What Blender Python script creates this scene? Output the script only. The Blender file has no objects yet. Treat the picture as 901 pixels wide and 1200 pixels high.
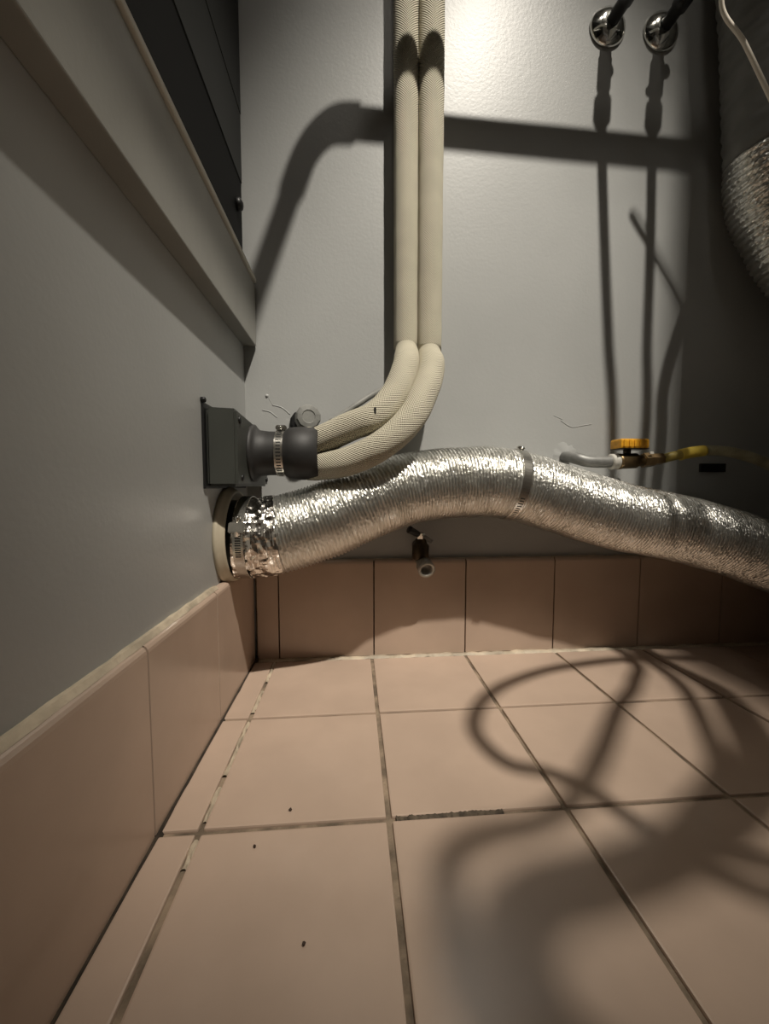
import bpy, bmesh, math, random
from mathutils import Vector, Matrix, noise
random.seed(7)
C = bpy.context.scene.collection
SC = bpy.context.scene
PI = math.pi
# ---------------------------------------------------------------- camera, world, light, exposure
cd = bpy.data.cameras.new('camera'); cam = bpy.data.objects.new('camera', cd); C.objects.link(cam)
cam.location = (0, 0, .275)
cam.rotation_euler = (math.radians(90 - 3.8554), 0, math.radians(-4.5266))
cd.sensor_fit = 'VERTICAL'; cd.sensor_height = 24; cd.lens = 24 * 460 / 1200
cd.clip_start = .01
SC.camera = cam
w = bpy.data.worlds.new('world'); SC.world = w; w.use_nodes = True
w.node_tree.nodes['Background'].inputs[0].default_value = (.5, .45, .4, 1)
w.node_tree.nodes['Background'].inputs[1].default_value = 0.0
SC.view_settings.view_transform = 'Standard'; SC.view_settings.look = 'None'
SC.view_settings.gamma = 1; SC.view_settings.use_curve_mapping = False
SC.view_settings.exposure = 0.0
LAMP = Vector((.57, -.57, 2.5)); LAMP_COL = (1.0, .93, .82)
ld = bpy.data.lights.new('spotlight', 'SPOT'); lo_ = bpy.data.objects.new('spotlight', ld); C.objects.link(lo_)
ld.energy = 345; ld.color = LAMP_COL; ld.shadow_soft_size = .029
ld.spot_size = math.radians(28); ld.spot_blend = 1.0  # narrow cone gives the outer dimming of lens vignetting
lo_.location = LAMP; lo_.rotation_euler = (Vector((.13, .61, .30)) - LAMP).to_track_quat('-Z', 'Y').to_euler()

# ---------------------------------------------------------------- materials
def mat(name, col, rough=.5, metal=0, var=0, vscale=20, bump=0, bscale=60, bdist=.001, spec=.5, rvar=0, emit=0, coat=0):
    m = bpy.data.materials.new(name); m.use_nodes = True
    nt = m.node_tree; N = nt.nodes; p = N['Principled BSDF']
    p.inputs['Base Color'].default_value = (*col, 1); p.inputs['Roughness'].default_value = rough
    p.inputs['Metallic'].default_value = metal; p.inputs['Specular IOR Level'].default_value = spec
    p.inputs['Coat Weight'].default_value = coat
    tc = N.new('ShaderNodeTexCoord'); geo = N.new('ShaderNodeNewGeometry')
    if var or rvar:
        n = N.new('ShaderNodeTexNoise'); n.inputs['Scale'].default_value = vscale; n.inputs['Detail'].default_value = 6
        nt.links.new(geo.outputs['Position'], n.inputs['Vector'])
        if var:
            r = N.new('ShaderNodeMixRGB'); r.blend_type = 'MIX'
            r.inputs[1].default_value = tuple(max(0, c * (1 - var)) for c in col) + (1,)
            r.inputs[2].default_value = tuple(min(1, c * (1 + var)) for c in col) + (1,)
            mr = N.new('ShaderNodeMapRange'); mr.interpolation_type = 'SMOOTHSTEP'; mr.inputs[1].default_value = .25; mr.inputs[2].default_value = .75
            nt.links.new(n.outputs['Fac'], mr.inputs[0]); nt.links.new(mr.outputs[0], r.inputs[0])
            nt.links.new(r.outputs[0], p.inputs['Base Color'])
        if rvar:
            mr = N.new('ShaderNodeMapRange'); mr.interpolation_type = 'SMOOTHSTEP'; mr.inputs[1].default_value = .25; mr.inputs[2].default_value = .75
            mr.inputs[3].default_value = rough - rvar; mr.inputs[4].default_value = rough + rvar
            nt.links.new(n.outputs['Fac'], mr.inputs[0]); nt.links.new(mr.outputs[0], p.inputs['Roughness'])
    if bump:
        n = N.new('ShaderNodeTexNoise'); n.inputs['Scale'].default_value = bscale; n.inputs['Detail'].default_value = 4
        nt.links.new(tc.outputs['Object'], n.inputs['Vector'])
        b = N.new('ShaderNodeBump'); b.inputs['Strength'].default_value = bump; b.inputs['Distance'].default_value = bdist
        nt.links.new(n.outputs['Fac'], b.inputs['Height']); nt.links.new(b.outputs[0], p.inputs['Normal'])
    if emit:
        p.inputs['Emission Color'].default_value = (*LAMP_COL, 1); p.inputs['Emission Strength'].default_value = emit
    return m

M = {}
M['wall'] = mat('wall_paint', (.385, .39, .38), .37, spec=.36, var=.05, vscale=5, bump=.14, bscale=230, bdist=.0012)
M['ceiling'] = mat('ceiling_paint', (.62, .61, .58), .8)
M['far'] = mat('far_wall_paint', (.55, .52, .48), .7)
M['tile'] = mat('glazed_tile', (.48, .362, .282), .22, var=.07, vscale=9, bump=.10, bscale=45, bdist=.0012, rvar=.05)
M['grout'] = mat('grout', (.215, .162, .112), .85, var=.6, vscale=34, bump=.9, bscale=260, bdist=.002)
M['caulk'] = mat('caulk', (.46, .385, .285), .55, var=.3, vscale=40, bump=.8, bscale=170, bdist=.0015)
M['dirty_grout'] = mat('dirty_grout', (.085, .065, .045), .9, var=.6, vscale=120)
M['olive'] = mat('olive_coating', (.34, .26, .06), .4, var=.2, vscale=60)
M['grime_shade'] = mat('grime_shade', (.045, .033, .022), .9, var=.5, vscale=60)
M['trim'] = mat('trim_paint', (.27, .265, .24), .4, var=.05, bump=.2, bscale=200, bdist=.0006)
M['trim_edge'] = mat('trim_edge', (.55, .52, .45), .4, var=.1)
M['dark_panel'] = mat('dark_grey_metal', (.016, .017, .016), .55, spec=.25, var=.1, vscale=8)
M['darker_panel'] = mat('charcoal_metal', (.006, .006, .006), .7, spec=.15, var=.1, vscale=8)
M['black'] = mat('black_plastic', (.008, .008, .008), .45)
M['rubber'] = mat('black_rubber', (.02, .019, .018), .58, var=.25, vscale=30, bump=.15, bscale=150, bdist=.0006)
M['box'] = mat('dark_box_paint', (.050, .053, .046), .42, var=.1, vscale=20)
M['steel'] = mat('clamp_steel', (.62, .60, .55), .26, 1, var=.12, vscale=60)
M['chrome'] = mat('chrome', (.78, .77, .73), .12, 1)
M['galv'] = mat('galvanised_pipe', (.22, .22, .21), .5, .4, var=.2, vscale=60)
M['outlet'] = mat('worn_zinc', (.36, .34, .30), .45, .5, var=.3, vscale=90)
M['brass'] = mat('dull_brass', (.20, .135, .065), .38, .8, var=.3, vscale=70)
M['darkbrass'] = mat('dark_bronze', (.06, .045, .028), .4, .8, var=.3, vscale=70)
M['yellow'] = mat('yellow_plastic', (.70, .34, .02), .4, var=.15, vscale=120)
M['yellow2'] = mat('yellow_coating', (.62, .46, .07), .35, var=.15, vscale=90)
M['yhose'] = mat('yellow_grey_hose', (.30, .27, .17), .4, var=.3, vscale=50)
M['white'] = mat('white_tape', (.5, .48, .43), .6, var=.1)
M['ring'] = mat('cream_plastic', (.50, .44, .33), .45, var=.08)
M['grey'] = mat('grey_paint', (.20, .20, .185), .55, var=.2, vscale=60, bump=.3, bscale=90)
M['pvc'] = mat('white_pvc', (.75, .74, .70), .4)
M['hose'] = mat('grey_hose', (.12, .12, .12), .5)
M['cord'] = mat('pale_cord', (.72, .66, .56), .45)
M['enamel'] = mat('white_enamel', (.8, .8, .8), .3)
M['bulb'] = mat('lit_bulb', (1, 1, 1), .5, emit=6)
M['dim'] = mat('fill_glow', (1, 1, 1), .5, emit=9)
M['greywrap'] = mat('grey_cloth_tape', (.20, .20, .19), .6, .1, var=.15, vscale=30)
M['crumb'] = mat('dark_crumb', (.05, .03, .02), .8)

def foil_mat(name, rough, scale, dist, col=(.80, .79, .75)):
    m = mat(name, col, rough, 1); nt = m.node_tree; N = nt.nodes; p = N['Principled BSDF']
    tc = N.new('ShaderNodeTexCoord')
    v = N.new('ShaderNodeTexVoronoi'); v.inputs['Scale'].default_value = scale; v.feature = 'F1'
    n = N.new('ShaderNodeTexNoise'); n.inputs['Scale'].default_value = scale * .35; n.inputs['Detail'].default_value = 3
    a = N.new('ShaderNodeMath'); a.operation = 'ADD'
    b = N.new('ShaderNodeBump'); b.inputs['Strength'].default_value = .8; b.inputs['Distance'].default_value = dist
    nt.links.new(tc.outputs['Object'], v.inputs['Vector']); nt.links.new(tc.outputs['Object'], n.inputs['Vector'])
    nt.links.new(v.outputs['Distance'], a.inputs[0]); nt.links.new(n.outputs['Fac'], a.inputs[1])
    nt.links.new(a.outputs[0], b.inputs['Height']); nt.links.new(b.outputs[0], p.inputs['Normal'])
    return m
M['foil'] = foil_mat('foil', .31, 260, .0005, (.74, .73, .69))
M['tape'] = foil_mat('foil_tape', .16, 75, .0035, (.82, .78, .72))

def weave_mat():
    m = mat('woven_insulation', (.60, .555, .43), .75, var=.06, vscale=25); nt = m.node_tree; N = nt.nodes; p = N['Principled BSDF']
    tc = N.new('ShaderNodeTexCoord'); s = N.new('ShaderNodeSeparateXYZ'); nt.links.new(tc.outputs['UV'], s.inputs[0])
    outs = []
    for k in (0, 1):
        mu = N.new('ShaderNodeMath'); mu.operation = 'MULTIPLY'; mu.inputs[1].default_value = 2 * PI / .0031
        si = N.new('ShaderNodeMath'); si.operation = 'SINE'
        nt.links.new(s.outputs[k], mu.inputs[0]); nt.links.new(mu.outputs[0], si.inputs[0]); outs.append(si)
    pr = N.new('ShaderNodeMath'); pr.operation = 'MULTIPLY'
    nt.links.new(outs[0].outputs[0], pr.inputs[0]); nt.links.new(outs[1].outputs[0], pr.inputs[1])
    b = N.new('ShaderNodeBump'); b.inputs['Strength'].default_value = .9; b.inputs['Distance'].default_value = .0010
    nt.links.new(pr.outputs[0], b.inputs['Height']); nt.links.new(b.outputs[0], p.inputs['Normal'])
    return m
M['weave'] = weave_mat()

# ---------------------------------------------------------------- builders
class MB:
    """collects shapes in world coordinates, builds ONE mesh object"""
    def __init__(s): s.v = []; s.f = []; s.sm = []; s.uv = {}
    def add(s, vs, fs, smooth=False, uvs=None):
        o = len(s.v); s.v += [Vector(v) for v in vs]
        for i, f in enumerate(fs):
            if uvs: s.uv[len(s.f)] = uvs[i]
            s.f.append([o + k for k in f]); s.sm.append(smooth)
        return s
    def box(s, lo, hi, bev=0):
        bm = bmesh.new(); bmesh.ops.create_cube(bm, size=1)
        for v in bm.verts:
            v.co = Vector([lo[k] + (v.co[k] + .5) * (hi[k] - lo[k]) for k in range(3)])
        if bev: bmesh.ops.bevel(bm, geom=list(bm.edges), offset=bev, segments=2, affect='EDGES', profile=.6)
        return s.frombm(bm)
    def frombm(s, bm, mx=None, smooth=False):
        bm.verts.index_update()
        s.add([(mx @ v.co) if mx else v.co.copy() for v in bm.verts], [[v.index for v in f.verts] for f in bm.faces], smooth)
        bm.free(); return s
    def lathe(s, base, axis, prof, n=32, smooth=True, hexn=None):
        """prof: list of (distance along axis, radius)"""
        a = Vector(axis).normalized(); u = a.orthogonal().normalized(); w_ = a.cross(u); n = hexn or n
        vs = []; fs = []
        for (d, r) in prof:
            for k in range(n):
                t = 2 * PI * k / n; vs.append(Vector(base) + a * d + (u * math.cos(t) + w_ * math.sin(t)) * r)
        for i in range(len(prof) - 1):
            for k in range(n):
                fs.append([i*n+k, i*n+(k+1) % n, (i+1)*n+(k+1) % n, (i+1)*n+k])
        fs.append(list(range(n))[::-1]); fs.append([(len(prof)-1)*n+k for k in range(n)])
        return s.add(vs, fs, smooth and not hexn)
    def sweep(s, pts, rad, step=.004, n=24, smooth=True, disp=None, cap=True):
        """tube along a smooth curve; rad number or f(t 0..1); disp f(len, angle, point)->extra radius"""
        P = resample(pts, step); m = len(P)
        T = [(P[min(i+1, m-1)] - P[max(i-1, 0)]).normalized() for i in range(m)]
        u = T[0].orthogonal().normalized(); vs = []; fs = []; uvs = []; ln = 0; lens = []
        for i in range(m):
            u = (u - T[i] * u.dot(T[i])).normalized(); b = T[i].cross(u)
            if i: ln += (P[i] - P[i-1]).length
            lens.append(ln); r0 = rad(i / (m-1)) if callable(rad) else rad
            for k in range(n):
                a = 2 * PI * k / n; d = u * math.cos(a) + b * math.sin(a)
                r = r0 + (disp(ln, a, P[i] + d * r0) if disp else 0)
                vs.append(P[i] + d * r)
        rr = rad(0) if callable(rad) else rad
        for i in range(m-1):
            for k in range(n):
                fs.append([i*n+k, i*n+(k+1) % n, (i+1)*n+(k+1) % n, (i+1)*n+k])
                c0 = 2*PI*rr*k/n; c1 = 2*PI*rr*(k+1)/n
                uvs.append([(lens[i], c0), (lens[i], c1), (lens[i+1], c1), (lens[i+1], c0)])
        if cap:
            fs.append(list(range(n))[::-1]); fs.append([(m-1)*n+k for k in range(n)])
            uvs.append([(0, 0)] * n); uvs.append([(0, 0)] * n)
        return s.add(vs, fs, smooth, uvs)
    def ring(s, c, axis, r, width, th, n=64):
        """flat band: width along the axis, thickness outwards"""
        a = Vector(axis).normalized(); u = a.orthogonal().normalized(); b = a.cross(u); vs = []; fs = []
        for k in range(n):
            t = 2*PI*k/n; d = u*math.cos(t) + b*math.sin(t)
            for (q, rr) in ((-.5, r), (-.5, r+th), (.5, r+th), (.5, r)): vs.append(Vector(c) + a*q*width + d*rr)
        for k in range(n):
            j = (k+1) % n
            for q in range(4): fs.append([k*4+q, k*4+(q+1) % 4, j*4+(q+1) % 4, j*4+q])
        return s.add(vs, fs, False)
    def build(s, name, m, parent=None, loc=None):
        me = bpy.data.meshes.new(name)
        off = Vector(loc) if loc else (wloc(parent) if parent else Vector((0, 0, 0)))
        me.from_pydata([v - off for v in s.v], [], s.f)
        me.polygons.foreach_set('use_smooth', s.sm)
        if s.uv:
            lay = me.uv_layers.new(name='UVMap')
            for pi, p in enumerate(me.polygons):
                if pi in s.uv:
                    for li, q in zip(p.loop_indices, s.uv[pi]): lay.data[li].uv = q
        bm = bmesh.new(); bm.from_mesh(me); bmesh.ops.recalc_face_normals(bm, faces=bm.faces); bm.to_mesh(me); bm.free()
        me.materials.append(m)
        o = bpy.data.objects.new(name, me); C.objects.link(o)
        if parent: o.parent = parent
        elif loc: o.location = loc
        return o
def wloc(o):
    v = Vector((0, 0, 0))
    while o: v += Vector(o.location); o = o.parent
    return v
def resample(pts, step):
    P = [Vector(p) for p in pts]
    if len(P) == 2:
        n = max(2, int((P[1]-P[0]).length / step)); return [P[0].lerp(P[1], i/n) for i in range(n+1)]
    E = [2*P[0]-P[1]] + P + [2*P[-1]-P[-2]]; D = []
    for i in range(1, len(E)-2):
        a, b, c, d = E[i-1:i+3]; n = 40
        for k in range(n):
            t = k/n
            D.append(.5*((2*b)+(c-a)*t+(2*a-5*b+4*c-d)*t*t+(3*b-a-3*c+d)*t**3))
    D.append(P[-1]); out = [D[0]]; acc = 0
    tot = sum((D[i+1]-D[i]).length for i in range(len(D)-1)); n = max(2, round(tot/step)); st = tot/n; nxt = st
    for i in range(len(D)-1):
        L = (D[i+1]-D[i]).length
        while acc + L >= nxt - 1e-9 and len(out) < n:
            out.append(D[i].lerp(D[i+1], (nxt-acc)/L)); nxt += st
        acc += L
    out.append(D[-1]); return out
def tag(o, label, cat, group=None):
    o['label'] = label; o['category'] = cat
    if group: o['group'] = group
    return o
def thing(name, loc, label, cat, group=None):
    o = bpy.data.objects.new(name, None); C.objects.link(o); o.location = loc; o.empty_display_size = .05
    return tag(o, label, cat, group)
def struct(o): o['kind'] = 'structure'; return o
def link(src, name, parent, loc):
    o = bpy.data.objects.new(name, src); C.objects.link(o); o.parent = parent; o.location = Vector(loc) - wloc(parent); return o

# ---------------------------------------------------------------- room shell
XL, YB, XR, YF, ZC = -.166, .632, 2.0, -2.2, 2.6
struct(MB().box((XL-.1, YB, -.1), (XR+.1, YB+.1, ZC)).build('wall_back', M['wall']))
wl = struct(MB().box((XL-.1, YF-.1, -.1), (XL, YB, ZC)).build('wall_left', M['wall']))
struct(MB().box((XR, YF-.1, -.1), (XR+.1, YB, ZC)).build('wall_right', M['far']))
struct(MB().box((XL, YF-.1, -.1), (XR, YF, ZC)).build('wall_front', M['far']))
struct(MB().box((XL-.1, YF-.1, ZC), (XR+.1, YB+.1, ZC+.1)).build('ceiling', M['ceiling']))
floor = struct(MB().box((XL, YF, -.08), (XR, YB, -.0025)).build('floor', M['grout']))
wb = bpy.data.objects['wall_back']

# floor tiles: 152 mm squares, a cut strip along the left wall
def tile_mesh(name, sx, sy, h=.010, gap=.0044):
    mb = MB().box((-sx/2+gap/2, -sy/2+gap/2, -h), (sx/2-gap/2, sy/2-gap/2, 0), .0016)
    me = bpy.data.meshes.new(name); me.from_pydata(mb.v, [], mb.f); me.materials.append(M['tile']); return me
TX, TY, X0, Y0 = .1516, .1525, -.1235, .6105
full = tile_mesh('tile', TX, TY)
strip = tile_mesh('tile', X0 - (-.1565), TY)
for j in range(18):
    yc = Y0 - TY*(j+.5)
    o = link(strip, 'tile', floor, ((X0-.1565)/2, yc, random.uniform(-.0003, .0003)))
    for i in range(14):
        xc = X0 + TX*(i+.5)
        if xc + TX/2 > XR: continue
        o = link(full, 'tile', floor, (xc, yc, random.uniform(-.0004, .0004)))
        o.rotation_euler = (random.uniform(-.0016, .0016), random.uniform(-.0016, .0016), random.uniform(-.004, .004))
def rough_strip(p0, p1, wdt, hgt, n, jit, seed=1):
    """uneven bead lying between two points"""
    p0, p1 = Vector(p0), Vector(p1); d = (p1-p0).normalized(); sd = Vector((0, 0, 1)).cross(d); vs = []; fs = []; rnd = random.Random(seed)
    for i in range(n+1):
        c = p0.lerp(p1, i/n); a = wdt*(1+rnd.uniform(-jit, jit)); b = wdt*(1+rnd.uniform(-jit, jit)); h = hgt*(1+rnd.uniform(-jit, jit))
        vs += [c - sd*a, c - sd*a*.4 + Vector((0, 0, h)), c + sd*b*.4 + Vector((0, 0, h*rnd.uniform(.7, 1.1))), c + sd*b]
    for i in range(n):
        for k in range(3): fs.append([i*4+k, (i+1)*4+k, (i+1)*4+k+1, i*4+k+1])
    return MB().add(vs, fs)
for q, (ya, yb) in enumerate(((.275, .298), (.315, .352), (.366, .451), (.470, .522), (.545, .606))):
    b = rough_strip((X0+.0004, ya, -.0016), (X0-.0003, yb, -.0016), .0026, .0016, max(5, int((yb-ya)/.006)), .5, 3+q).build('caulk_line', M['caulk'], floor); b['label'] = 'pale cracked filler in the joint beside the left strip of tiles'
b = rough_strip((.034, .3058, -.0012), (.125, .3062, -.0012), .0034, .0014, 60, .45, 5).build('broken_grout', M['dirty_grout'], floor); b['label'] = 'dark crumbling grout in the cross joint'
rough_strip((-.156, YF, -.002), (-.156, .618, -.002), .0035, .0028, 120, .3, 6).build('grime_line', M['grime_shade'], floor)
rough_strip((-.15, .6165, -.002), (XR, .6165, -.002), .006, .0028, 200, .35, 8).build('caulk_line', M['caulk'], floor)

# baseboards of upright tiles with a rounded top
def base_tile(name, L, h=.156, t=.0095, gap=.0022, r=.0065):
    """profile in (depth, height), extruded along x; face towards -y, back at y=0"""
    pr = [(0, 0), (-t, 0), (-t, h-r)] + [(-t + r*(1-math.cos(a)), h-r+r*math.sin(a)) for a in (PI/8, PI/4, 3*PI/8, PI/2)] + [(0, h)]
    n = len(pr); vs = [(x, y, z) for x in (gap/2-L/2, L/2-gap/2) for (y, z) in pr]
    fs = [[k, (k+1) % n, n+(k+1) % n, n+k] for k in range(n)] + [list(range(n))[::-1], [n+k for k in range(n)]]
    me = bpy.data.meshes.new(name); me.from_pydata(vs, [], fs); me.materials.append(M['tile'])
    bm = bmesh.new(); bm.from_mesh(me); bmesh.ops.recalc_face_normals(bm, faces=bm.faces); bm.to_mesh(me); bm.free(); return me
bl = struct(MB().box((XL, YF, -.004), (XL+.0035, YB-.0005, .151)).build('baseboard_left', M['grout']))
bt = base_tile('tile', .1525, .1545)
def lefttile(y0, y1):
    me = bt if abs(y1-y0-.1525) < 1e-4 else base_tile('tile', y1-y0, .1545)
    o = link(me, 'tile', bl, (XL+.0005, (y0+y1)/2, 0)); o.rotation_euler = (0, 0, PI/2); return o
lefttile(.4555, .619)
for k in range(1, 18): lefttile(.4555-.1525*k, .4555-.1525*(k-1))
cl = rough_strip((XL+.0015, -.6, .1535), (XL+.0015, .47, .1540), .0052, .0036, 60, .07, 11).build('caulk_line', M['caulk'], bl)
cl['label'] = 'cream caulk line along the top of the left tiles'
bb = struct(MB().box((XL+.010, YB-.0035, -.004), (XR, YB, .152)).build('baseboard_back', M['grout']))
xs = [-.153, -.1185] + [.032 + .1505*k - .1505 for k in range(1, 14)]
for a, c in zip(xs[:-1], xs[1:]): link(base_tile('tile', c-a, .156), 'tile', bb, ((a+c)/2, YB-.0025, 0))
rough_strip((XL+.012, YB-.002, .155), (XR, YB-.002, .155), .003, .002, 200, .3, 12).build('caulk_line', M['caulk'], bb)

# ---------------------------------------------------------------- ledge and dark panel on the left wall
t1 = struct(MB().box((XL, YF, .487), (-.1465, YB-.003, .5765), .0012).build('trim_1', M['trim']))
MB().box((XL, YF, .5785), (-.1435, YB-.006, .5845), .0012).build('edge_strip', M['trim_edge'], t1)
MB().box((XL, YF, .5762), (-.150, YB-.008, .5787)).build('shadow_gap', M['grime_shade'], t1)  # dark filler strip, the slit's shade put into its colour
dp = thing('metal_panel', (XL, .2, .59), 'dark grey metal panel set flush above the pale ledge on the left wall', 'panel')
MB().box((XL+.0003, -1.2, .5847), (XL+.002, YB-.002, .7224)).build('lower_panel', M['darker_panel'], dp)
MB().box((XL+.0003, -1.2, .7225), (XL+.0032, YB-.002, .819), .0006).build('middle_panel', M['dark_panel'], dp)
MB().box((XL+.0003, -1.2, .8192), (XL+.0040, YB-.002, 1.6), .0006).build('upper_panel', M['dark_panel'], dp)
MB().lathe((XL+.001, .604, .676), (1, 0, 0), [(0, .007), (.003, .0085), (.006, .0085), (.0085, .0065), (.010, .003)], 20).build('knob', M['black'], dp)

# ---------------------------------------------------------------- insulated pipes
R = .0178
ip = thing('insulated_pipe', (.098, .605, .48), 'pair of cream woven insulated pipes bending down the wall into a black rubber sleeve', 'pipe')
VA = [(.0800, .606, .4822), (.0795, .606, .80), (.0785, .607, 1.30), (.0785, .607, 2.58)]
VB = [(.1155, .604, .4785), (.1160, .603, .80), (.1165, .605, 1.30), (.1165, .605, 2.58)]
fluff = lambda l, a, p: .0005*noise.noise(p*40)
for V, rr in ((VA, R+.0002), (VB, R+.0008)):
    MB().sweep(V, rr, .008, 28, disp=fluff).build('vertical_sleeve', M['weave'], ip)
EA = [(-.060, .530, .3335), (-.044, .526, .3335), (-.004, .515, .3505), (.0285, .512, .3645), (.056, .530, .3970), (.0735, .560, .440), (.0797, .592, .4690), (.0800, .604, .4818)]
EB = [(-.060, .530, .3005), (-.044, .526, .3005), (-.004, .510, .307), (.039, .500, .328), (.074, .510, .361), (.099, .537, .406), (.1125, .567, .444), (.1150, .592, .4665), (.1153, .602, .4782)]
crease = lambda l, a, p: .0006*noise.noise(p*45)
for E in (EA, EB):
    MB().sweep(E, lambda t: R*(1.05-.14*max(0, (t-.90)/.10)), .004, 28, disp=crease).build('bent_sleeve', M['weave'], ip)
MB().sweep([(.0800, .597, .472), (.0802, .601, .482), (.0802, .604, .50)], .0135, .003, 20).build('inner_pipe', M['black'], ip)
MB().sweep([(.1150, .596, .468), (.1152, .600, .479), (.1152, .603, .50)], .0137, .003, 20).build('inner_pipe', M['black'], ip)
MB().sweep([(.076, .598, .465), (.055, .583, .4245), (.020, .553, .396), (-.030, .540, .3600)], .0042, .004, 12).build('cable', M['grey'], ip)
MB().box((.0262, .4930, .3640), (.0286, .4944, .3720)).build('pen_mark', M['black'], ip)

# dark wall box with rubber sleeve
wbx = thing('wall_box', (XL, .53, .32), 'dark grey metal box on the left wall feeding the insulated pipes', 'box')
bm = bmesh.new()
lo, hi = (XL+.003, .455, .274), (-.130, .612, .3625)
v = [bm.verts.new(p) for p in [(lo[0], lo[1], lo[2]), (hi[0], lo[1]+.001, lo[2]), (hi[0], hi[1], lo[2]), (lo[0], hi[1], lo[2]),
     (lo[0], lo[1], hi[2]), (hi[0], lo[1]+.001, hi[2]-.001), (hi[0], hi[1], hi[2]-.012), (lo[0], hi[1], hi[2])]]
for f in ((0, 3, 2, 1), (4, 5, 6, 7), (0, 1, 5, 4), (1, 2, 6, 5), (2, 3, 7, 6), (3, 0, 4, 7)): bm.faces.new([v[i] for i in f])
bmesh.ops.bevel(bm, geom=list(bm.edges), offset=.003, segments=2, affect='EDGES')
MB().frombm(bm).build('housing', M['box'], wbx)
MB().box((XL+.0002, .4505, .2715), (XL+.0030, .616, .3665), .0008).build('back_plate', M['black'], wbx)
for (y, z) in ((.468, .350), (.475, .284), (.602, .284)):
    MB().lathe((-.1305, y, z), (1, 0, 0), [(0, .004), (.0018, .004), (.0025, .0025)], 12).build('screw', M['black'], wbx)
MB().lathe((-.131, .53, .317), (1, 0, 0), [(0, .037), (.004, .037), (.006, .034), (.010, .030), (.022, .0285), (.034, .0285), (.042, .0290), (.048, .0335), (.058, .0345), (.086, .0345), (.0865, .0325), (.078, .0320)], 48).build('rubber_sleeve', M['rubber'], wbx)
MB().lathe((XL+.0002, .452, .369), (1, 0, 0), [(0, .003), (.004, .003), (.005, .002)], 12).build('screw', M['black'], wbx)

# ---------------------------------------------------------------- foil duct
DP = [(-.1530, .535, .206), (-.131, .537, .2055), (-.098, .540, .209), (-.040, .545, .227), (.019, .552, .251), (.068, .560, .268), (.145, .567, .279), (.223, .568, .278), (.303, .568, .257), (.399, .568, .229), (.495, .567, .210), (.594, .563, .183), (.652, .560, .161), (.78, .555, .12), (.92, .545, .10)]
PITCH = .0046
rnd = random.Random(4)
tab = [rnd.uniform(-1, 1) for _ in range(9973)]
def hsh(i, k): return tab[(i*131 + k*7919) % 9973]
NSEG = 100
def foil_disp(amp, jit, pitch=PITCH):
    def f(l, a, p):
        ph = l/pitch + a/(2*PI)
        ridge = abs(math.sin(PI*ph))
        k = int(round(a/(2*PI)*NSEG)) % NSEG; i = int(l/.0009)
        return amp*(ridge-.5)*1.0 + jit*hsh(i, k) + .0012*noise.noise(p*28)
    return f
fd = thing('foil_duct', (.2, .56, .0), 'long silver ribbed foil duct sagging along the back wall from the cream wall ring', 'duct')
def drad(t): return .0515 if t < .1 else .0505
P = resample(DP, .01)
MB().sweep([p for p in P if p.x > -.115], drad, .0009, NSEG, smooth=False, disp=foil_disp(.0026, .00027)).build('foil_hose', M['foil'], fd)
def crink(l, a, p): return .0022*noise.noise(p*55) + .0012*noise.noise(p*140) + .0006*noise.cell(p*120)
MB().sweep([p for p in P if -.154 < p.x < -.100], .0523, .0015, 90, smooth=False, disp=crink).build('foil_tape', M['tape'], fd)
tp = MB().sweep([(-.1145, .5385, .2075), (-.1075, .5392, .2082), (-.1005, .540, .209)], .0535, .0012, 90, smooth=False, disp=crink, cap=False).build('tape_lap', M['tape'], fd)

rg = thing('wall_ring', (XL, .537, .206), 'cream plastic wall ring around the left end of the foil duct', 'ring')
MB().lathe((XL+.0002, .537, .2085), (1, 0, 0), [(0, .0650), (.004, .0650), (.0055, .0635), (.010, .0600), (.0125, .0590), (.0125, .0565), (.003, .056)], 64).build('flange', M['ring'], rg)
MB().ring((XL+.014, .536, .2065), (1, 0, 0), .0478, .022, .0012).build('collar', M['black'], rg)

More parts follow.
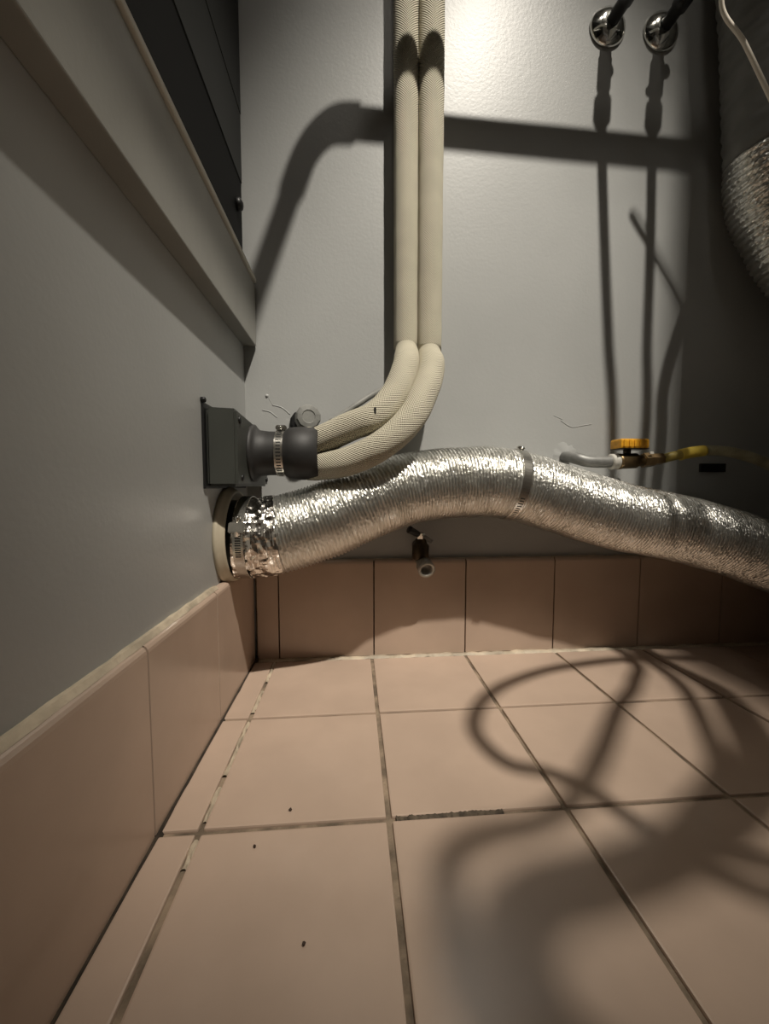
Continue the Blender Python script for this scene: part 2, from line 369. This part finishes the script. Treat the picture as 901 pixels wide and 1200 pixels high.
# ---------------------------------------------------------------- hose clamps
def clamp(c, axis, r, wdt, ang, label, th=.0011, hs=1.0, slots=26, span=2*PI, s0=0):
    """steel worm-drive hose clamp; ang = where the screw housing sits (0 = up, pi/2 = towards viewer)"""
    a = Vector(axis).normalized(); up = (Vector((0, 0, 1)) - a*a.z).normalized(); fr = a.cross(up)
    if fr.y > 0: fr = -fr
    t = thing('hose_clamp', c, label, 'clamp', 'steel hose clamps'); c = Vector(c)
    bnd = MB().ring(c, a, r, wdt, th, 72).build('band', M['steel'], t)
    s = MB()
    for k in range(slots):
        q = s0 + span*k/slots; d = up*math.cos(q) + fr*math.sin(q); tn = -up*math.sin(q) + fr*math.cos(q)
        p = c + d*(r+th+.00015); w2 = a*wdt*.27; t2 = tn*.00075
        s.add([p-w2-t2, p+w2-t2, p+w2+t2, p-w2+t2], [[0, 1, 2, 3]])
    o = s.build('band_slots', M['black'], bnd); o['kind'] = 'stuff'; o['label'] = 'dark slots cut across the steel band'
    d = up*math.cos(ang) + fr*math.sin(ang); tn = -up*math.sin(ang) + fr*math.cos(ang); p = c + d*(r+th)
    mx = Matrix((( a.x, tn.x, d.x, p.x), (a.y, tn.y, d.y, p.y), (a.z, tn.z, d.z, p.z), (0, 0, 0, 1)))
    def bx(x, y, z, bev):
        b_ = bmesh.new(); bmesh.ops.create_cube(b_, size=1)
        for v_ in b_.verts: v_.co = Vector((v_.co.x*x, v_.co.y*y, v_.co.z*z + z/2))
        bmesh.ops.bevel(b_, geom=list(b_.edges), offset=bev, segments=2, affect='EDGES'); return b_
    h = MB().frombm(bx(wdt*1.25*hs, .011*hs, .0062*hs, .0012), mx).build('screw_housing', M['steel'], t)
    e = p + d*.0034*hs
    MB().lathe(e - tn*.012*hs, tn, [(0, .0030*hs), (.003*hs, .0030*hs), (.0035*hs, .0022*hs), (.021*hs, .0022*hs)], 14).build('screw', M['chrome'], h)
    return t
clamp((-.0935, .53, .317), (1, 0, 0), .0290, .0105, PI*.02, 'narrow steel hose clamp tightened around the black rubber sleeve', slots=22, span=PI, s0=PI*.1)
clamp((-.1395, .5365, .2060), (1, 0, .0), .0540, .0125, PI*.40, 'steel worm-drive clamp on taped duct end beside the cream ring', hs=1.2, slots=18, span=PI*.3, s0=PI*.32)
i0 = min(range(len(P)), key=lambda i: abs(P[i].x - .236))
clamp(P[i0], P[i0+2]-P[i0-2], .0520, .0120, PI*.04, 'thin steel hose clamp around the middle of the long foil duct', slots=10, span=PI*.25, s0=PI*.62, hs=.7)

# ---------------------------------------------------------------- capped stub, drain valve, gas valve
cs = thing('pipe_stub', (-.067, YB, .375), 'grey painted capped pipe stub sticking out above the rubber sleeve', 'pipe')
ax = Vector((.25, -1, .05))
MB().lathe((-.075, YB-.0005, .374), ax, [(0, .0150), (.022, .0155), (.023, .0185), (.040, .0185), (.0425, .0165), (.0435, .010), (.0425, .009)], 12, smooth=False).build('cap', M['grey'], cs)
MB().lathe((-.078, YB-.0003, .372), (0, -1, 0), [(0, .021), (.006, .020), (.008, .016)], 11, smooth=False).build('dark_hole', M['black'], cs)  # black disc, the dark of a wall hole put into its colour

dv = thing('drain_valve', (.105, YB, .175), 'small dark brass drain valve with black lever below the foil duct', 'valve')
MB().lathe((.1035, YB, .178), (0, -1, 0), [(0, .0085), (.03, .0085)], 18).build('stub', M['darkbrass'], dv)
MB().lathe((.1035, .600, .158), (.02, 0, 1), [(0, .008), (.004, .0130), (.024, .0130), (.028, .0095), (.034, .0085), (.036, .006)], 18).build('body', M['darkbrass'], dv)
MB().lathe((.1050, .604, .160), (.12, -1, -.35), [(0, .0095), (.016, .0100), (.018, .0125), (.021, .0112), (.023, .0128), (.026, .0114), (.028, .0130), (.034, .0130), (.034, .0090), (.022, .0085)], 24).build('outlet', M['outlet'], dv)
MB().sweep([(.1040, .600, .1965), (.0955, .594, .2020), (.0840, .588, .2085)], lambda t: .0042+.0018*t, .002, 14).build('lever', M['black'], dv)
MB().sweep([(.1040, .600, .1965), (.1120, .598, .1935), (.1215, .596, .1880)], lambda t: .0042-.001*t, .002, 14).build('lever', M['galv'], dv)
MB().lathe((.1035, .600, .192), (.02, -.25, 1), [(0, .0075), (.008, .0075), (.0105, .005)], 14, hexn=6).build('handle_nut', M['chrome'], dv)

gv = thing('gas_valve', (.43, .59, .313), 'brass gas valve with yellow handle on short grey pipe above the duct', 'valve')
MB().sweep([(.350, YB, .322), (.350, .612, .321), (.354, .598, .317), (.366, .592, .313), (.384, .590, .3118), (.4035, .590, .3122)], .0092, .002, 22).build('grey_pipe', M['galv'], gv)
MB().lathe((.401, .590, .312), (1, 0, .04), [(0, .0105), (.002, .0122), (.0055, .0122), (.007, .0105), (.0085, .0118), (.0125, .0118), (.0135, .010)], 22).build('pipe_collar', M['white'], gv)
MB().lathe((.4125, .590, .3125), (1, 0, .05), [(0, .0100), (.001, .0125), (.006, .0125), (.007, .0120), (.031, .0120), (.033, .0092), (.044, .0092)], 22).build('body', M['brass'], gv)
MB().lathe((.4545, .590, .3146), (1, 0, .08), [(0, .0085), (.001, .0118), (.017, .0118), (.018, .0095), (.034, .0090)], 12, hexn=6).build('flare_nut', M['brass'], gv)
MB().box((.4580, .5775, .3235), (.4640, .5800, .3275), .0006).build('tag', M['white'], gv)
MB().lathe((.4290, .590, .3225), (0, 0, 1), [(0, .0055), (.009, .0055), (.0105, .0035)], 14).build('stem', M['darkbrass'], gv)
h = MB().box((.4075, .574, .3320), (.4540, .601, .3470), .0035)
h = h.build('handle', M['yellow'], gv)
for k in range(5): MB().box((.4115+.0085*k, .5725, .3345), (.4150+.0085*k, .5745, .3450), .0007).build('grip_rib', M['yellow'], h)
MB().box((.4085, .5742, .3310), (.4535, .6005, .3322)).build('handle_plate', M['darkbrass'], h)

gh = thing('gas_hose', (.58, .585, .325), 'yellow coated flexible gas hose leaving the brass valve to the right', 'hose')
MB().sweep([(.4885, .589, .3172), (.500, .587, .3205), (.516, .585, .3240)], .0072, .002, 18).build('hose_end', M['olive'], gh)
MB().sweep([(.514, .5855, .3232), (.530, .585, .3268), (.553, .585, .3300)], .0088, .002, 18).build('yellow_nut', M['yellow2'], gh)
corr = lambda l, a, p: .0005*math.sin(l/.0035*2*PI)
MB().sweep([(.550, .585, .3300), (.575, .582, .3300), (.604, .577, .3250), (.65, .572, .3090), (.72, .56, .270), (.85, .55, .24)], .0078, .0009, 18, disp=corr).build('hose_run', M['yhose'], gh)
tag(MB().box((.590, YB-.004, .298), (.637, YB-.0003, .3125), .001).build('wall_mark', M['black'], loc=None), 'small flat black block for a dark mark on the back wall under the yellow gas hose', 'plate')  # flat black block drawn where the wall has a dark mark

# ---------------------------------------------------------------- water valves and hoses
def water_valve(x, z, end, label, mid_r, hl):
    t = thing('water_valve', (x, YB, z), label, 'valve', 'chrome-collared water valves')
    MB().lathe((x, YB, z), (0, -1, 0), [(0, .0285), (.002, .0290), (.006, .0265), (.011, .0190), (.014, .0125), (.014, .0105)], 40).build('escutcheon', M['chrome'], t)
    e = Vector(end); s = Vector((x, YB, z)); d = (e - s).normalized(); L = (e-s).length
    MB().lathe(s, d, [(0, .0095), (L*.35, .0095), (L*.36, mid_r), (L*.66, mid_r), (L*.67, .0095), (L*.8, .0095), (L*.81, .0135), (L, .0135)], 20).build('body', M['black'], t)
    q = s + d*L*.55
    MB().lathe(q, (.6, -.1, .8), [(-hl, .005), (hl, .005), (hl+.001, .0065), (hl+.006, .0065), (hl+.007, .005)], 14).build('handle', M['black'], t)
    return t
A = [(.409, .533, .988), (.416, .51, .951), (.43, .47, .896), (.446, .42, .862), (.463, .375, .806), (.476, .275, .675), (.44, .21, .683), (.394, .16, .7), (.347, .098, .725), (.314, .043, .775), (.288, .007, .825), (.262, -.006, .85), (.246, -.025, .875), (.244, -.054, .9), (.247, -.082, .925), (.255, -.105, .925), (.30, -.14, .9), (.40, -.15, .88), (.549, -.12, .86)]
B = [(.488, .533, .985), (.491, .51, .956), (.497, .47, .899), (.501, .43, .847), (.507, .38, .797), (.492, .273, .675), (.482, .19, .7), (.437, .101, .725), (.407, .068, .725), (.362, .029, .75), (.345, .0, .76), (.40, -.03, .78), (.50, 0, .8), (.549, .02, .8)]
D = [(.62, .50, 1.06), (.605, .478, .98), (.59, .47, .926), (.568, .46, .882), (.54, .44, .832), (.526, .42, .796), (.526, .38, .775), (.507, .272, .675), (.508, .18, .7), (.477, .108, .725), (.438, .056, .75), (.387, .019, .775), (.338, -.009, .8), (.3, -.026, .825), (.278, -.038, .85), (.264, -.058, .875), (.258, -.076, .875), (.268, -.10, .875), (.32, -.12, .86), (.43, -.09, .84), (.549, -.06, .84)]
E = [(.549, .03, .69), (.43, .012, .68), (.337, .039, .675), (.32, .057, .675), (.308, .082, .675), (.288, .099, .675), (.262, .111, .675), (.253, .154, .675), (.286, .205, .675), (.351, .242, .675), (.419, .259, .675), (.483, .266, .675), (.549, .260, .675)]
tag(MB().sweep(E, .0065, .006, 14).build('unseen_hose', M['hose']), 'thin grey hose in one wide loop out from the machine side', 'hose', 'machine hoses')
water_valve(.398, .986, A[0], 'left chrome-collared black water valve high on the back wall', .0110, .010)
water_valve(.486, .987, B[0], 'right chrome-collared black water valve with knobbly body, beside the foil duct elbow', .0120, .022)
tag(MB().sweep(A, .0075, .006, 14).build('water_hose', M['hose']), 'grey water hose looping out from the left water valve to the machine', 'hose', 'machine hoses')
tag(MB().sweep(B, .0075, .006, 14).build('water_hose', M['hose']), 'grey water hose hanging from the right water valve to the machine', 'hose', 'machine hoses')
tag(MB().sweep(D, lambda t: .008 if t < .40 else .008+.008*min(1, (t-.40)*12), .006, 14).build('unseen_hose', M['hose']), 'unseen thick grey hose, coil added to shade the floor beside the machine', 'hose', 'machine hoses')  # unseen; the thick coiled end is shaped to shade the near floor

# second foil duct at the right, with cord in front
d2 = thing('foil_duct_elbow', (.62, .575, .7), 'short hanging foil duct with grey upper sleeve in the dark right corner', 'duct')
D2 = [(.575, .572, 1.18), (.585, .572, 1.024), (.594, .572, .957), (.603, .572, .865), (.613, .572, .77), (.631, .570, .698), (.660, .562, .620), (.72, .54, .545), (.82, .52, .50)]
Q = resample(D2, .006)
MB().sweep([q for q in Q if q.z > .765], .0475, .006, 40, disp=lambda l, a, p: .0015*math.sin(l/.02*2*PI)).build('grey_sleeve', M['greywrap'], d2)
MB().sweep([q for q in Q if q.z < .772], lambda t: .0475+.006*math.sin(min(1, t*3)*PI), .0012, NSEG, smooth=False, disp=foil_disp(.0035, .0005, .009)).build('foil_hose', M['foil'], d2)
tag(MB().sweep([(.5485, .30, 1.10), (.515, .34, 1.10), (.480, .40, 1.055), (.4650, .475, .945), (.4685, .505, .8890), (.5030, .505, .8420), (.5413, .505, .7835), (.60, .50, .68), (.66, .49, .60)], .0027, .005, 10).build('cord', M['cord']), 'thin pale cord slanting down across the dark top right corner', 'cord')

# waste pipe crossing high in front of the back wall, unseen machine stacked tall to shade the right
pv = thing('waste_pipe', (.3, .48, 1.03), 'white plastic waste pipe running high across in front of the back wall', 'pipe')
MB().sweep([(XR, .48, .995), (.603, .48, 1.021), (.07, .48, 1.033)], .0138, .03, 24).build('pipe_run', M['pvc'], pv)
MB().sweep([(.078, .48, 1.033), (.052, .478, 1.033), (.036, .467, 1.033), (.027, .448, 1.033), (.026, .42, 1.033)], .0168, .003, 24).build('elbow', M['pvc'], pv)
MB().sweep([(.026, .43, 1.033), (.024, 0, 1.035), (.02, YF, 1.04)], .0138, .03, 24).build('pipe_run', M['pvc'], pv)
mc = thing('laundry_machine', (.88, .1, 0), 'unseen white washer and dryer, stacked tall to shade the wall right of the ducts', 'appliance')
for z0, z1 in ((.02, .80), (.81, 1.62)):
    MB().box((.55, -.24, z0), (1.2, .44, z1), .012).build('cabinet', M['enamel'], mc)
    f = MB().lathe((.88, -.24, z0+.38), (0, -1, 0), [(0, .24), (.015, .24), (.02, .20), (.012, .17)], 40).build('door', M['grey'], mc)
    MB().box((.62, -.248, z1-.11), (1.14, -.24, z1-.03), .003).build('control_panel', M['black'], mc)
for x in (.62, 1.14):
    for y in (-.18, .38): MB().lathe((x, y, 0), (0, 0, 1), [(0, .022), (.03, .022)], 16).build('foot', M['rubber'], mc)

# ceiling lamp; its shade and spot cone are added to darken the edges
lp = thing('ceiling_lamp', (LAMP.x, LAMP.y, ZC), 'small white unseen ceiling lamp with an added spot cone that dims the edges', 'lamp')
MB().lathe((LAMP.x, LAMP.y, ZC), (0, 0, -1), [(0, .05), (.015, .048), (.02, .022), (.05, .020)], 24).build('holder', M['enamel'], lp)
ad = (Vector((.10, .56, .28)) - LAMP).normalized()
MB().lathe(LAMP - ad*.07, ad, [(0, .02), (.01, .03), (.06, .045), (.062, .042), (.02, .028), (.015, .01)], 32).build('shade', M['enamel'], lp)
MB().lathe(LAMP - ad*.045, ad, [(0, .012), (.02, .024), (.025, .022)], 24).build('bulb', M['bulb'], lp)

cp = thing('fill_light', (0, -.75, ZC), 'unseen round glowing disc added on the ceiling to fill the shadows', 'lamp')  # added glow that lifts the shadows, not a known lamp
MB().lathe((0, -.75, ZC), (0, 0, -1), [(0, .20), (.03, .20), (.034, .19)], 40).build('rim', M['enamel'], cp)
MB().lathe((0, -.75, ZC-.034), (0, 0, -1), [(0, .185), (.012, .15), (.016, .08)], 40).build('diffuser', M['dim'], cp)
# ---------------------------------------------------------------- plaster flaws and floor crumbs
def crack(pts, r=.0007):
    MB().sweep(pts, r, .002, 6).build('plaster_ridge', M['wall'], wb)
crack([(-.125, YB, .400), (-.110, YB, .396), (-.098, YB, .386)], .0007)
crack([(-.140, YB, .392), (-.128, YB, .389), (-.118, YB, .381)], .0007)
crack([(-.128, YB, .43), (-.130, YB, .412), (-.124, YB, .40)], .0004)
crack([(.342, YB, .382), (.36, YB, .372), (.378, YB, .374), (.395, YB, .377)], .0006)
crack([(.33, YB, .390), (.345, YB, .384)], .0005)
def patch(c, r, n=26, seed=1, th=.004):
    rn = random.Random(seed); vs = [Vector(c) + Vector((0, -th, 0))]; fs = []
    for q, hh in ((.55, th*.9), (1, 0)):
        for k in range(n):
            a = 2*PI*k/n; rr = r*q*(1+rn.uniform(-.22, .22)); vs.append(Vector(c) + Vector((rr*math.cos(a), -hh*rn.uniform(.5, 1.1), rr*math.sin(a))))
    for k in range(n):
        j = (k+1) % n; fs += [[0, 1+k, 1+j], [1+k, 1+n+k, 1+n+j, 1+j]]
    MB().add(vs, fs, True).build('plaster_patch', M['wall'], wb)
patch((.350, YB, .324), .020, seed=2, th=.0025)
patch((-.085, YB, .362), .022, seed=5, th=.002)
patch((-.133, YB, .414), .003, 10, 7, .002)
for (x, y, s, lab) in ((-.0547, .320, .0016, 'tiny dark crumb on the floor tile left of the middle joint, near the cross joint'), (-.031, .2207, .0012, 'tiny brown speck on the nearest left floor tile'),
                    (-.0764, .288, .0013, 'tiny dark speck just in front of the cross joint near the strip tiles')):
    bm = bmesh.new(); bmesh.ops.create_icosphere(bm, subdivisions=1, radius=s)
    for v_ in bm.verts: v_.co *= random.uniform(.7, 1.2)
    tag(MB().frombm(bm).build('crumb', M['crumb'], loc=None), lab, 'crumb'); bpy.context.scene.collection.objects[-1].location = (x, y, s*.8)
